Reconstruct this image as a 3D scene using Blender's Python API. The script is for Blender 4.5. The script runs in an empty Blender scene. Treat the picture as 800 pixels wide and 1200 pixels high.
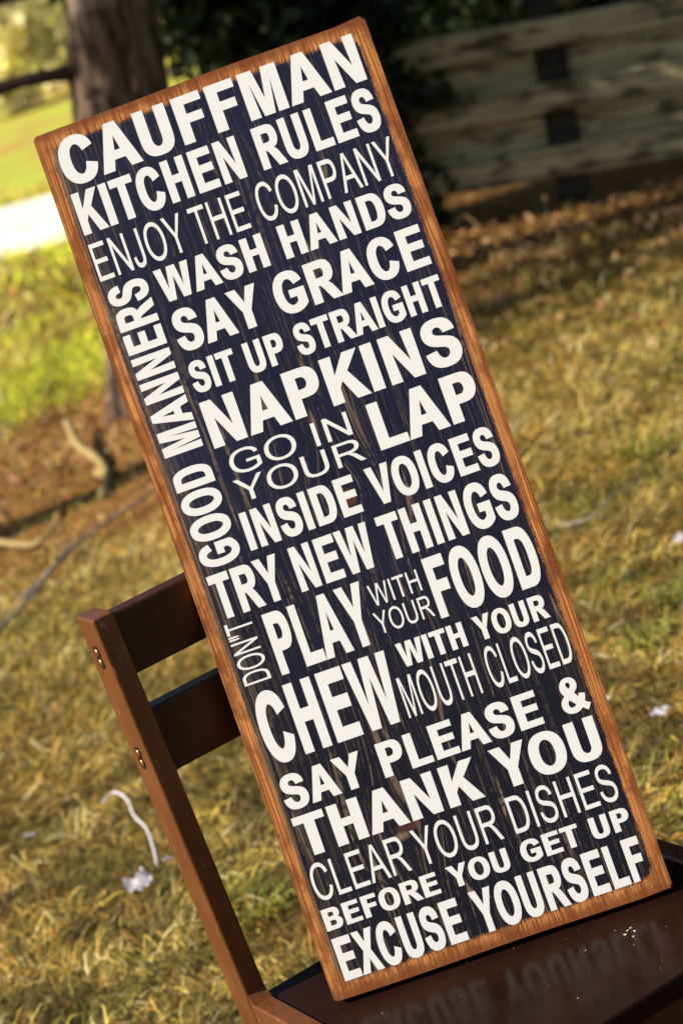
import bpy, bmesh, math, random
import numpy as np
from mathutils import noise as mnoise
from mathutils import Vector, Matrix

# ------------------------------------------------------------------ camera, sky, sun, exposure
scene = bpy.context.scene
COL = scene.collection
rad = math.radians
CAM_H = 1.2260
PITCH, ROLL = rad(14.0), 0.35565
up_c = Vector((-math.sin(ROLL) * math.cos(PITCH), math.cos(ROLL) * math.cos(PITCH), math.sin(PITCH)))
fw_c = Vector((0, 0, -1))
y_c = (fw_c - up_c * fw_c.dot(up_c)).normalized()
x_c = y_c.cross(up_c)
C2W = Matrix((x_c, y_c, up_c))                       # camera axes -> world axes
cam_d = bpy.data.cameras.new("camera")
cam = bpy.data.objects.new("camera", cam_d)
COL.objects.link(cam)
cam.matrix_world = Matrix.Translation((0, 0, CAM_H)) @ C2W.to_4x4()
cam_d.sensor_fit = 'VERTICAL'
cam_d.sensor_width = 24
cam_d.sensor_height = 36
cam_d.lens = 85
cam_d.clip_start = 0.05
cam_d.clip_end = 2000
cam_d.dof.use_dof = True
cam_d.dof.focus_distance = 1.93
cam_d.dof.aperture_fstop = 9.0
cam_d.dof.aperture_blades = 0
scene.camera = cam

SUN_EL, SUN_AZ = rad(37), rad(78)                     # azimuth counted from behind the camera towards the left
sun_v = Vector((-math.sin(SUN_AZ) * math.cos(SUN_EL), -math.cos(SUN_AZ) * math.cos(SUN_EL), math.sin(SUN_EL)))
world = bpy.data.worlds.new("World")
scene.world = world
world.use_nodes = True
wn = world.node_tree
bg = wn.nodes["Background"]
sky = wn.nodes.new("ShaderNodeTexSky")
sky.sky_type = 'NISHITA'
sky.sun_disc = False
sky.sun_elevation = SUN_EL
sky.sun_rotation = math.atan2(sun_v.x, sun_v.y)
sky.air_density = 1.0
sky.dust_density = 1.5
wn.links.new(sky.outputs[0], bg.inputs[0])
bg.inputs[1].default_value = 0.07
sun_d = bpy.data.lights.new("sun", 'SUN')
sun_d.energy = 5.0
sun_d.angle = rad(0.53)
sun_d.color = (1.0, 0.89, 0.71)
sun = bpy.data.objects.new("sun", sun_d)
COL.objects.link(sun)
sun.rotation_euler = (-sun_v).to_track_quat('-Z', 'Y').to_euler()
scene.view_settings.view_transform = 'Standard'
scene.view_settings.look = 'None'
scene.view_settings.exposure = 0.76
scene.view_settings.gamma = 1.0
scene.view_settings.use_curve_mapping = False
scene.cycles.use_denoising = True
scene.cycles.max_bounces = 6
scene.cycles.sample_clamp_indirect = 6.0

rng = np.random.default_rng(7)
random.seed(7)

# ------------------------------------------------------------------ node helpers
class X:
    """a socket that does arithmetic"""
    def __init__(s, nt, sock): s.nt, s.s = nt, sock
    def _m(s, op, a, b=None, c=None, clamp=False):
        n = s.nt.nodes.new("ShaderNodeMath"); n.operation = op; n.use_clamp = clamp
        for i, v in enumerate((a, b, c)):
            if v is None: continue
            if isinstance(v, X): s.nt.links.new(v.s, n.inputs[i])
            else: n.inputs[i].default_value = v
        return X(s.nt, n.outputs[0])
    def __add__(s, o): return s._m('ADD', s, o)
    __radd__ = __add__
    def __sub__(s, o): return s._m('SUBTRACT', s, o)
    def __rsub__(s, o): return s._m('SUBTRACT', o, s)
    def __mul__(s, o): return s._m('MULTIPLY', s, o)
    __rmul__ = __mul__
    def __truediv__(s, o): return s._m('DIVIDE', s, o)
    def abs(s): return s._m('ABSOLUTE', s)
    def pow(s, p): return s._m('POWER', s, p)
    def exp(s): return s._m('EXPONENT', s)
    def sin(s): return s._m('SINE', s)
    def min(s, o): return s._m('MINIMUM', s, o)
    def max(s, o): return s._m('MAXIMUM', s, o)
    def clamp(s): return s._m('ADD', s, 0.0, clamp=True)
    def step(s, a, b, lo=0.0, hi=1.0):
        n = s.nt.nodes.new("ShaderNodeMapRange"); n.interpolation_type = 'SMOOTHSTEP'
        s.nt.links.new(s.s, n.inputs[0])
        n.inputs[1].default_value = a; n.inputs[2].default_value = b
        n.inputs[3].default_value = lo; n.inputs[4].default_value = hi
        return X(s.nt, n.outputs[0])

class Mat:
    def __init__(s, name, rough=0.6, spec=0.5):
        s.m = bpy.data.materials.new(name); s.m.use_nodes = True
        s.nt = s.m.node_tree; s.b = s.nt.nodes["Principled BSDF"]
        s.b.inputs["Roughness"].default_value = rough
        s.b.inputs["Specular IOR Level"].default_value = spec
    def coord(s, kind="Object"):
        n = s.nt.nodes.new("ShaderNodeTexCoord"); sp = s.nt.nodes.new("ShaderNodeSeparateXYZ")
        s.nt.links.new(n.outputs[kind], sp.inputs[0])
        return [X(s.nt, o) for o in sp.outputs]
    def vec(s, x, y, z):
        n = s.nt.nodes.new("ShaderNodeCombineXYZ")
        for i, v in enumerate((x, y, z)):
            if isinstance(v, X): s.nt.links.new(v.s, n.inputs[i])
            else: n.inputs[i].default_value = v
        return n.outputs[0]
    def noise(s, v, scale=1.0, detail=3.0, rough=0.5, dist=0.0):
        n = s.nt.nodes.new("ShaderNodeTexNoise"); s.nt.links.new(v, n.inputs["Vector"])
        n.inputs["Scale"].default_value = scale; n.inputs["Detail"].default_value = detail
        n.inputs["Roughness"].default_value = rough; n.inputs["Distortion"].default_value = dist
        return X(s.nt, n.outputs["Fac"])
    def mix(s, f, a, b):
        n = s.nt.nodes.new("ShaderNodeMix"); n.data_type = 'RGBA'
        fa, ca, cb = n.inputs[0], n.inputs[6], n.inputs[7]
        if isinstance(f, X): s.nt.links.new(f.s, fa)
        else: fa.default_value = f
        for v, i in ((a, ca), (b, cb)):
            if isinstance(v, tuple): i.default_value = (*v, 1)
            else: s.nt.links.new(v, i)
        return n.outputs[2]
    def color(s, c):
        if isinstance(c, tuple): s.b.inputs["Base Color"].default_value = (*c, 1)
        else: s.nt.links.new(c, s.b.inputs["Base Color"])
        return s
    def rough(s, v): s.nt.links.new(v.s, s.b.inputs["Roughness"]); return s
    def bump(s, h, strength=0.3, dist=0.001):
        n = s.nt.nodes.new("ShaderNodeBump"); s.nt.links.new(h.s, n.inputs["Height"])
        n.inputs["Strength"].default_value = strength; n.inputs["Distance"].default_value = dist
        s.nt.links.new(n.outputs[0], s.b.inputs["Normal"]); return s

def stick_mat(name, a, b):
    m = Mat(name, .8, .2); x, y, z = m.coord(); n = m.noise(m.vec(x, y, z), 60, 4)
    m.color(m.mix(n.step(.35, .65), a, b)); return m.m

# ------------------------------------------------------------------ object helpers
def link_mesh(name, me, mat=None, parent=None):
    o = bpy.data.objects.new(name, me); COL.objects.link(o)
    if mat is not None: me.materials.append(mat)
    if parent is not None: o.parent = parent
    return o

def tag(o, label=None, cat=None, group=None, kind=None):
    for k, v in (("label", label), ("category", cat), ("group", group), ("kind", kind)):
        if v: o[k] = v
    return o

def empty(name, mw, label, cat, group=None):
    o = bpy.data.objects.new(name, None); COL.objects.link(o)
    o.empty_display_size = 0.05
    o.matrix_world = mw if isinstance(mw, Matrix) else Matrix.Translation(mw)
    return tag(o, label, cat, group)

def np_mesh(name, verts, faces):
    """faces: (n,k) array of equal-sized polygons"""
    me = bpy.data.meshes.new(name)
    verts = np.asarray(verts, np.float32); faces = np.asarray(faces, np.int32)
    n, k = faces.shape
    me.vertices.add(len(verts)); me.vertices.foreach_set("co", verts.ravel())
    me.loops.add(n * k); me.loops.foreach_set("vertex_index", faces.ravel())
    me.polygons.add(n)
    me.polygons.foreach_set("loop_start", np.arange(0, n * k, k, dtype=np.int32))
    me.update(calc_edges=True)
    return me

def bm_mesh(name, bm, smooth=False):
    me = bpy.data.meshes.new(name); bmesh.ops.recalc_face_normals(bm, faces=bm.faces); bm.to_mesh(me); bm.free()
    if smooth:
        for p in me.polygons: p.use_smooth = True
    return me

def box_bm(x0, x1, y0, y1, z0, z1, bevel=0.0, seg=2, shear=None, bm=None, only=None):
    own = bmesh.new()
    vs = [own.verts.new((x, y, z)) for x in (x0, x1) for y in (y0, y1) for z in (z0, z1)]
    for f in ((0, 1, 3, 2), (4, 6, 7, 5), (0, 4, 5, 1), (2, 3, 7, 6), (0, 2, 6, 4), (1, 5, 7, 3)):
        own.faces.new([vs[i] for i in f])
    if bevel:
        bmesh.ops.bevel(own, geom=own.edges[:] if only is None else [e for e in own.edges if only(e)],
                        offset=bevel, segments=seg, affect='EDGES', profile=0.5)
    if shear:
        for v in own.verts: v.co = shear(v.co)
    if bm is None: return own
    me = bpy.data.meshes.new("tmp"); own.to_mesh(me); own.free(); bm.from_mesh(me); bpy.data.meshes.remove(me)
    return bm

def tube(name, pts, radii, sides=8, jitter=0.0, ridges=0.0):
    """a tapered tube through pts"""
    P = [Vector(p) for p in pts]; V = []; F = []
    u = None
    for i, p in enumerate(P):
        t = (P[min(i + 1, len(P) - 1)] - P[max(i - 1, 0)]).normalized()
        if u is None: u = t.orthogonal().normalized()
        u = (u - t * u.dot(t)).normalized(); w = t.cross(u)
        for k in range(sides):
            a = 2 * math.pi * k / sides
            r = radii[i] * (1 + random.uniform(-jitter, jitter))
            if ridges:
                q = Vector((math.cos(a) * 2.6, math.sin(a) * 2.6, p.z * 1.6))
                r *= 1 + ridges * (1.6 * abs(mnoise.noise(q)) - .35 + .8 * mnoise.noise(q * 2.7 + Vector((3, 1, 7))))
                r *= 1 + .10 * max(0.0, .22 - p.z) / .22 * (.6 + math.cos(a * 5 + .6))
            V.append(p + (u * math.cos(a) + w * math.sin(a)) * r)
    for i in range(len(P) - 1):
        for k in range(sides):
            a, b = i * sides + k, i * sides + (k + 1) % sides
            F.append((a, b, b + sides, a + sides))
    me = bpy.data.meshes.new(name)
    caps = [tuple(reversed(range(sides))), tuple(range((len(P) - 1) * sides, len(P) * sides))]
    me.from_pydata([tuple(v) for v in V], [], F + caps)
    for p in me.polygons: p.use_smooth = len(p.vertices) == 4
    return me

def spline(pts, n):
    P = [Vector(p) for p in pts]; out = []
    for i in range(len(P) - 1):
        p0, p1, p2, p3 = P[max(i - 1, 0)], P[i], P[i + 1], P[min(i + 2, len(P) - 1)]
        for k in range(n):
            t = k / n
            out.append(0.5 * ((2 * p1) + (p2 - p0) * t + (2 * p0 - 5 * p1 + 4 * p2 - p3) * t * t + (3 * p1 - p0 - 3 * p2 + p3) * t ** 3))
    out.append(P[-1]); return out

_tab = rng.random((256, 256))
def vnoise(x, y, s):
    x = np.asarray(x, float) * s; y = np.asarray(y, float) * s
    xi = np.floor(x).astype(int); yi = np.floor(y).astype(int); fx = x - xi; fy = y - yi
    fx = fx * fx * (3 - 2 * fx); fy = fy * fy * (3 - 2 * fy)
    g = lambda a, b: _tab[a % 256, b % 256]
    return (g(xi, yi) * (1 - fx) + g(xi + 1, yi) * fx) * (1 - fy) + (g(xi, yi + 1) * (1 - fx) + g(xi + 1, yi + 1) * fx) * fy
def fbm(x, y, s): return (vnoise(x, y, s) * 4 + vnoise(x + 31.7, y + 9.1, s * 2.1) * 2 + vnoise(x + 7.7, y - 19.3, s * 4.3)) / 7
def sstep(v, a, b):
    t = np.clip((np.asarray(v, float) - a) / (b - a), 0, 1); return t * t * (3 - 2 * t)

def ground_z(x, y):
    """level under the chair, falling gently to the right along the fence"""
    x = np.asarray(x, float); y = np.asarray(y, float)
    far = sstep(y, 5.0, 7.4)
    return far * np.clip(0.06 - 0.135 * (x - 0.65), -0.28, 0.12) * (1 - sstep(-x, 0.0, 0.7)) \
        + (fbm(x, y, 2.2) - 0.5) * 0.035 + (fbm(x + 50, y, 9.0) - 0.5) * 0.012
def gz(x, y): return float(ground_z(x, y))

# ------------------------------------------------------------------ ground
def make_ground():
    xs = np.concatenate([-np.geomspace(400, 3, 26), np.linspace(-2.8, 3.2, 121), np.geomspace(3.4, 400, 26)])
    ys = np.concatenate([-np.geomspace(300, 1, 16), np.linspace(0, 15, 260), np.geomspace(15.3, 500, 40)])
    gx, gy = np.meshgrid(xs, ys); z = ground_z(gx, gy)
    V = np.stack([gx.ravel(), gy.ravel(), z.ravel()], 1)
    nx, ny = len(xs), len(ys)
    i = (np.arange(ny - 1)[:, None] * nx + np.arange(nx - 1)[None]).ravel()
    F = np.stack([i, i + 1, i + nx + 1, i + nx], 1)
    m = Mat("soil_and_thatch", 0.95, 0.15)
    x, y, z = m.coord("Object")
    v = m.vec(x, y, 0.0)
    a = m.noise(v, 3.0, 4); b = m.noise(v, 38.0, 4, 0.6); c = m.noise(v, 1.1, 3)
    col = m.mix(b.step(0.35, 0.7), (0.045, 0.030, 0.009), (0.26, 0.175, 0.038))
    col = m.mix(a.step(0.5, 0.7) * 0.6, col, (0.11, 0.105, 0.028))
    # bare reddish soil and needles round the tree and along the fence
    d1 = ((x + 0.62) * 1.05).pow(2.0) + ((y - 6.35) * 0.72).pow(2.0)
    bare = (1.0 - (d1 + (c - 0.5) * 1.2).step(0.25, 1.1))
    d2 = (y + 0.25 * x + (a - 0.5) * 1.2).step(6.25, 7.0) * (1.0 - (y + 0.25 * x).step(8.6, 9.6)) * x.step(-0.2, 0.3)
    col = m.mix(bare.max(d2) * 0.9, col, m.mix(b.step(0.3, 0.7), (0.115, 0.052, 0.016), (0.32, 0.155, 0.045)))
    lawn = y.step(9.0, 15.0) * (1.0 - bare)
    col = m.mix(lawn * 0.85, col, m.mix((c * .6 + a * .4).step(0.42, 0.56), (0.50, 0.33, 0.08), (0.46, 0.52, 0.07)))
    m.color(col).bump(b, 0.9, 0.02)
    o = link_mesh("ground", np_mesh("ground", V, F), m.m)
    for p in o.data.polygons: p.use_smooth = True
    tag(o, kind="structure")
make_ground()

# pale concrete path beyond the lawn
def make_path():
    c = spline([(-9, 20.5, 0), (-4.5, 16.6, 0), (-1.05, 13.35, 0), (1.2, 12.0, 0), (5, 11.4, 0), (12, 11.3, 0)], 12)
    bm = bmesh.new(); rows = []
    for i, p in enumerate(c):
        t = (c[min(i + 1, len(c) - 1)] - c[max(i - 1, 0)]).normalized(); n = Vector((-t.y, t.x, 0))
        r = []
        for s, h in ((-.74, -.08), (-.74, .035), (-.72, .05), (0, .056), (.72, .05), (.74, .035), (.74, -.08)):
            q = p + n * s; r.append(bm.verts.new((q.x, q.y, h + 0.03)))
        rows.append(r)
    for a, b in zip(rows, rows[1:]):
        for k in range(6): bm.faces.new((a[k], a[k + 1], b[k + 1], b[k]))
    m = Mat("concrete", 0.85, 0.3); x, y, z = m.coord()
    n = m.noise(m.vec(x, y, z), 6, 5); m.color(m.mix(n.step(0.3, 0.7), (0.68, 0.65, 0.56), (0.78, 0.75, 0.66))).bump(n, 0.3, 0.01)
    tag(link_mesh("path", bm_mesh("path", bm), m.m), kind="structure")
make_path()

# ------------------------------------------------------------------ grass
def tint_mat(name, rough=0.75, trans=0.25):
    m = Mat(name, rough, 0.25)
    a = m.nt.nodes.new("ShaderNodeAttribute"); a.attribute_name = "tint"
    m.color(a.outputs["Color"])
    if trans:
        tr = m.nt.nodes.new("ShaderNodeBsdfTranslucent"); mx = m.nt.nodes.new("ShaderNodeMixShader")
        m.nt.links.new(a.outputs["Color"], tr.inputs[0]); mx.inputs[0].default_value = trans
        m.nt.links.new(m.b.outputs[0], mx.inputs[1]); m.nt.links.new(tr.outputs[0], mx.inputs[2])
        m.nt.links.new(mx.outputs[0], m.nt.nodes["Material Output"].inputs[0])
    return m.m

def set_tint(me, cols):
    at = me.attributes.new("tint", 'FLOAT_COLOR', 'POINT')
    at.data.foreach_set("color", np.concatenate([cols, np.ones((len(cols), 1))], 1).astype(np.float32).ravel())

STRAW = np.array([(0.76, 0.60, 0.20), (0.71, 0.53, 0.13), (0.60, 0.45, 0.13), (0.86, 0.75, 0.42), (0.58, 0.33, 0.07), (0.37, 0.20, 0.045), (0.69, 0.57, 0.09)])
GREEN = np.array([(0.11, 0.14, 0.02), (0.20, 0.20, 0.03), (0.08, 0.10, 0.02), (0.34, 0.29, 0.05)])

def blades(x, y, length, width, lift, curl, ang, cols):
    n = len(x); k = 4
    t = np.linspace(0, 1, k)
    dx, dy = np.cos(ang), np.sin(ang)
    z0 = ground_z(x, y) - 0.004
    bend = rng.normal(0, curl, n)
    V = np.zeros((n, k, 2, 3))
    for i, s in enumerate(t):
        a = ang + bend * s
        cx = x + np.cos(a) * length * s; cy = y + np.sin(a) * length * s
        cz = z0 + length * lift * np.sin(s * math.pi * 0.62) * (1 - 0.25 * s) + 0.004 * s
        w = width * (1 - 0.75 * s ** 2) * 0.5
        tw = 0.6 * np.sin(ang * 5.0)
        V[:, i, 0] = np.stack([cx - np.sin(a) * w, cy + np.cos(a) * w, cz + w * tw], 1)
        V[:, i, 1] = np.stack([cx + np.sin(a) * w, cy - np.cos(a) * w, cz - w * tw], 1)
    base = np.arange(n)[:, None] * (2 * k)
    F = np.concatenate([base + np.array([2 * i, 2 * i + 1, 2 * i + 3, 2 * i + 2]) for i in range(k - 1)], 0)
    return V.reshape(-1, 3), F, np.repeat(cols, 2 * k, 0)

def make_grass():
    VS, FS, CS = [], [], []; off = 0
    zones = [(1.0, 2.9, 0.75, 9000, 0.034, 0.0017), (2.5, 4.4, 0.92, 26000, 0.034, 0.0018), (4.4, 6.4, 1.25, 17000, 0.036, 0.0023),
             (6.4, 9.5, 1.9, 7500, 0.045, 0.0036), (9.5, 15.5, 3.0, 1000, 0.08, 0.009)]
    for y0, y1, hw, dens, ln, wd in zones:
        n = int((y1 - y0) * 2 * hw * dens)
        x = rng.uniform(-hw, hw, n); y = rng.uniform(y0, y1, n)
        clump = fbm(x, y, 7.0); patch = fbm(x + 13, y + 4, 1.3)
        thin = (1 - sstep((x + .62) ** 2 * 1.1 + (y - 6.35) ** 2 * .52 + (patch - .5) * .8, .25, 1.0)) * .88
        thin = np.maximum(thin, sstep(y + .25 * x + (patch - .5) * 1.4, 6.25, 7.0) * (1 - sstep(y, 8.6, 9.6)) * sstep(x, -.2, .3) * .93)
        pth = (np.abs(y + 0.95 * x - 12.35) < 1.1) & (y > 10.5)
        keep = (rng.random(n) > thin) & ~pth & (rng.random(n) < .55 + .9 * clump)
        x, y, clump, patch = x[keep], y[keep], clump[keep], patch[keep]; n = len(x)
        flow = fbm(x, y, 4.0) * 9 + fbm(x + 99, y, 22.0) * 5
        ang = flow + rng.normal(0, 1.1, n)
        gfrac = .12 + .30 * sstep(fbm(x + 77, y + 5, 3.2), .55, .72)
        gfrac = gfrac + .55 * sstep(y, 6.8, 8.2) * sstep(-x, .25, .7) * sstep(fbm(x + 5, y + 55, 1.6), .35, .6)
        isg = rng.random(n) < gfrac
        si = rng.integers(0, len(STRAW), n); gi = rng.integers(0, len(GREEN), n)
        warm = sstep(fbm(x + 21, y + 63, 4.0), .4, .65)
        c = STRAW[si]; c = np.where(((rng.random(n) < .45 * warm)[:, None]), np.array((0.42, 0.215, 0.035)), c)
        c = np.where(isg[:, None], GREEN[gi] * (1 + (sstep(y, 6.4, 8.0) * sstep(-x, .1, .5))[:, None] * np.array((2.6, 3.0, .8))), c)
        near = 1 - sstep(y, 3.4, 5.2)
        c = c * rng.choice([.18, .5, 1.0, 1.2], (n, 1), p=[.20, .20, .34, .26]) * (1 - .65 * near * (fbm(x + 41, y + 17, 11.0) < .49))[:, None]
        L = ln * rng.uniform(.45, 1.5, n); lift = np.abs(rng.normal(.22, .26, n)) + .5 * isg * rng.random(n)
        lift = lift * (.5 + 1.3 * clump)
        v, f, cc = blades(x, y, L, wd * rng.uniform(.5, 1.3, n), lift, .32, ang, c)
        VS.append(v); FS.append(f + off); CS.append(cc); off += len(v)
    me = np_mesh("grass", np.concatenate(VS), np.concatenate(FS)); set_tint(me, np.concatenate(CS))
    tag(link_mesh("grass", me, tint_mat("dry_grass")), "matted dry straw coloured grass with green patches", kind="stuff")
make_grass()

def make_litter():
    n = 5200
    x = rng.uniform(-.2, 3.0, n); y = 7.0 - .25 * x + rng.normal(0, .5, n)
    x2 = rng.normal(-.55, .42, 700); y2 = rng.normal(6.6, .6, 700)
    x = np.concatenate([x, x2]); y = np.concatenate([y, y2]); n = len(x)
    a = rng.uniform(0, 6.28, n); s = rng.uniform(.008, .028, n); z = ground_z(x, y) + rng.uniform(.002, .02, n)
    V = np.zeros((n, 4, 3)); tilt = rng.normal(0, .5, (n, 2))
    for k, (px, py) in enumerate(((-1, 0), (0, -.42), (1, 0), (0, .42))):
        lx = (px * np.cos(a) - py * np.sin(a)) * s; ly = (px * np.sin(a) + py * np.cos(a)) * s
        V[:, k] = np.stack([x + lx, y + ly, z + lx * tilt[:, 0] + ly * tilt[:, 1] + (s * .25 if k % 2 else 0)], 1)
    pal = np.array([(.28, .13, .05), (.36, .2, .08), (.18, .085, .035), (.40, .27, .13), (.30, .15, .07)])
    c = pal[rng.integers(0, 5, n)] * rng.uniform(.6, 1.2, (n, 1))
    F = np.arange(n)[:, None] * 4 + np.arange(4)[None]
    me = np_mesh("leaf_litter", V.reshape(-1, 3), F); set_tint(me, np.repeat(c, 4, 0))
    tag(link_mesh("leaf_litter", me, tint_mat("dead_leaf", .8, .1)), "brown dead leaves scattered by the fence and under the tree", kind="stuff")
make_litter()

# ------------------------------------------------------------------ timber fence
def weathered(name, ca, cb, dark):
    m = Mat(name, 0.85, 0.2); x, y, z = m.coord()
    g = m.noise(m.vec(x * 3.0, y * 40.0, z * 60.0), 1.0, 5, .6); b = m.noise(m.vec(x * 3.4, y, z * 14.0), 1.6, 5, .65)
    col = m.mix(g.step(.35, .65), ca, cb); col = m.mix(b.step(.48, .62) * .85, col, dark)
    m.color(col).bump(g, .6, .004); return m.m
def make_fence():
    mb = weathered("weathered_board", (0.25, 0.21, 0.105), (0.52, 0.46, 0.26), (0.035, 0.025, 0.012))
    mp = weathered("dark_post", (0.028, 0.024, 0.018), (0.05, 0.042, 0.03), (0.015, 0.012, 0.01))
    yaw = rad(-13); tilt = rad(8.6)
    L = Vector((0.62, 7.74, 0.065))
    mw = Matrix.Translation(L) @ Matrix.Rotation(yaw, 4, 'Z') @ Matrix.Rotation(tilt, 4, 'Y')
    root = empty("timber_fence", mw, "low weathered timber fence of staggered horizontal boards in shade behind the sign", "fence")
    for px in (0.435, 1.75, 3.05):
        bm = box_bm(px - .05, px + .05, .0, .095, -.3, .655, .006, 2)
        link_mesh("post", bm_mesh("post", bm), mp, root)
    rows = [(.105, 1), (.205, 0), (.308, 1), (.409, 0), (.511, 1)]
    for z, front in rows:
        tall = 0 if front else .018
        spans = [(-.21, 3.12)] if front else [(-.21, .385), (.485, 1.70), (1.80, 3.0)]
        for x0, x1 in spans:
            y0, y1 = (-.040, -.002) if front else (.018, .056)
            bm = bmesh.new(); N = 16
            ring = []
            ph = random.uniform(0, 9)
            for i in range(N + 1):
                xx = x0 + (x1 - x0) * i / N
                w = .0035 * math.sin(xx * 3.1 + ph) + random.uniform(-.0015, .0015)
                w2 = .003 * math.sin(xx * 4.3 + ph * 2)
                ring.append([bm.verts.new((xx, yy, zz)) for yy, zz in ((y0, z + .006 + w - tall), (y0, z + .083 + w2 + tall), (y0 + .006, z + .089 + w2 + tall), (y1, z + .089 + w2 + tall), (y1, z + w - tall), (y0 + .006, z + w - tall))])
            for a, b in zip(ring, ring[1:]):
                for k in range(6): bm.faces.new((a[k], a[(k + 1) % 6], b[(k + 1) % 6], b[k]))
            bm.faces.new(ring[0]); bm.faces.new(ring[-1])
            link_mesh("rail_board", bm_mesh("rail_board", bm), mb, root)
make_fence()

# ------------------------------------------------------------------ trees and shrubs
def leaf_cards(cen, rad3, n, size, pal, shell=.55, flat=1.0, bias=None):
    """n small leaf faces in uneven clumps through an ellipsoid"""
    nc = max(10, n // 140)
    d = rng.normal(size=(nc, 3)); d /= np.linalg.norm(d, axis=1)[:, None]
    r = shell + (1 - shell) * rng.random(nc) ** .6
    cc = d * r[:, None] * np.array(rad3) + np.array(cen)
    if bias is not None: cc = bias(cc)
    ci = rng.integers(0, nc, n)
    cr = rng.uniform(.10, .24, nc) * float(np.mean(rad3))
    p = cc[ci] + rng.normal(size=(n, 3)) * cr[ci][:, None] * np.array([1, 1, .7])
    u = rng.normal(size=(n, 3)); u /= np.linalg.norm(u, axis=1)[:, None]
    w = rng.normal(size=(n, 3)); w -= (w * u).sum(1)[:, None] * u; w /= np.linalg.norm(w, axis=1)[:, None]
    s = size * rng.uniform(.6, 1.4, n)[:, None]
    V = np.stack([p - u * s, p - w * s * .38 * flat, p + u * s, p + w * s * .38 * flat], 1)
    clump_tone = rng.uniform(.6, 1.3, nc)
    c = np.asarray(pal)[rng.integers(0, len(pal), n)] * clump_tone[ci][:, None] * rng.uniform(.75, 1.25, (n, 1))
    return V, c
def leaf_obj(name, V, c, mat, parent):
    n = len(V); me = np_mesh(name, V.reshape(-1, 3), np.arange(n)[:, None] * 4 + np.arange(4)[None])
    set_tint(me, np.repeat(c, 4, 0)); return link_mesh(name, me, mat, parent)
LEAF = tint_mat("leaf", .6, .42)
BARKM = Mat("bark", .95, .15)
_x, _y, _z = BARKM.coord()
_b = BARKM.noise(BARKM.vec(_x * 30.0, _y * 30.0, _z * 5.0), 1.0, 5, .65); _c = BARKM.noise(BARKM.vec(_x, _y, _z), 5.0, 3)
BARKM.color(BARKM.mix(_c.step(.5, .66), BARKM.mix(_b.step(.38, .62), (.022, .014, .010), (.17, .12, .085)), (.26, .205, .155))).bump(_b, 1.0, .03)
BARK = BARKM.m
DARKBARK = stick_mat("dark_bark", (.022, .015, .011), (.05, .036, .026))
DARKG = [(.016, .032, .012), (.025, .045, .014), (.012, .022, .010), (.035, .04, .015)]
PALEG = [(.28, .36, .05), (.42, .44, .08), (.18, .28, .03), (.50, .44, .18), (.14, .20, .03)]
BAREB = [(.80, .70, .38), (.84, .76, .48), (.66, .62, .18), (.86, .82, .62)]

def tree(name, x, y, trunk_pts, radii, crowns, label, cat="tree", branches=(), group=None, sides=18):
    z = gz(x, y)
    root = empty(name, (x, y, z), label, cat, group)
    pts = spline(trunk_pts, 5 if sides < 20 else 22); rr = np.interp(np.linspace(0, 1, len(pts)), np.linspace(0, 1, len(radii)), radii)
    link_mesh("trunk", tube("trunk", pts, rr, sides, .02, .17 if sides > 20 else .05), BARK, root)
    for bp, br in branches:
        p = spline(bp, 5); link_mesh("branch", tube("branch", p, np.linspace(br, br * .55, len(p)), 7, .12), DARKBARK, root)
    Vs, Cs = [], []
    for cen, r3, n, size, pal in crowns:
        V, c = leaf_cards(cen, r3, n, size, pal); Vs.append(V); Cs.append(c)
    if Vs: leaf_obj("crown", np.concatenate(Vs), np.concatenate(Cs), LEAF, root)
    return root

# the tree behind the sign: its crown hangs above the frame and shades the fence
tree("pine_tree", -.385, 6.78,
     [(.0, 0, -.1), (.03, 0, .03), (.12, .01, .45), (.285, .02, 1.1), (.50, .05, 2.2), (.70, .1, 5.2)], [.15, .135, .130, .128, .115, .09, .03],
     [((.9, -.15, 2.15), (.95, 1.3, .62), 20000, .05, DARKG), ((.35, .35, 1.66), (.75, .95, .26), 11000, .045, DARKG), ((1.0, -.25, 3.2), (1.2, 1.5, 1.0), 15000, .055, DARKG), ((.85, .1, 4.7), (.8, .8, 1.0), 4000, .055, DARKG)],
     "brown barked leaning tree trunk with dark low side branches behind the sign's upper corner", sides=56,
     branches=[([(.22, .0, .90), (.10, -.02, .925), (-.12, -.06, .955), (-.45, -.1, .96)], .026),
               ([(.30, .02, 1.14), (.05, .1, 1.17), (-.10, .12, 1.16), (-.5, .2, 1.08)], .024),
               ([(.3, .0, 1.3), (.6, -.2, 1.5), (1.0, -.4, 1.65)], .03), ([(.35, .0, 1.6), (-.1, .2, 1.8), (-.5, .3, 2.1)], .03)])

tree("pine_tree", -3.25, 5.4, [(0, 0, -.2), (.03, 0, 1.2), (0, .05, 4.0)], [.11, .09, .03],  # added out of view to throw dappled shade on the ground before the fence
     [((0, .1, 3.35), (.85, .60, .75), 2500, .055, DARKG)], "added slender pine, unseen left of the view, its high crown shading the ground", sides=12)

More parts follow.
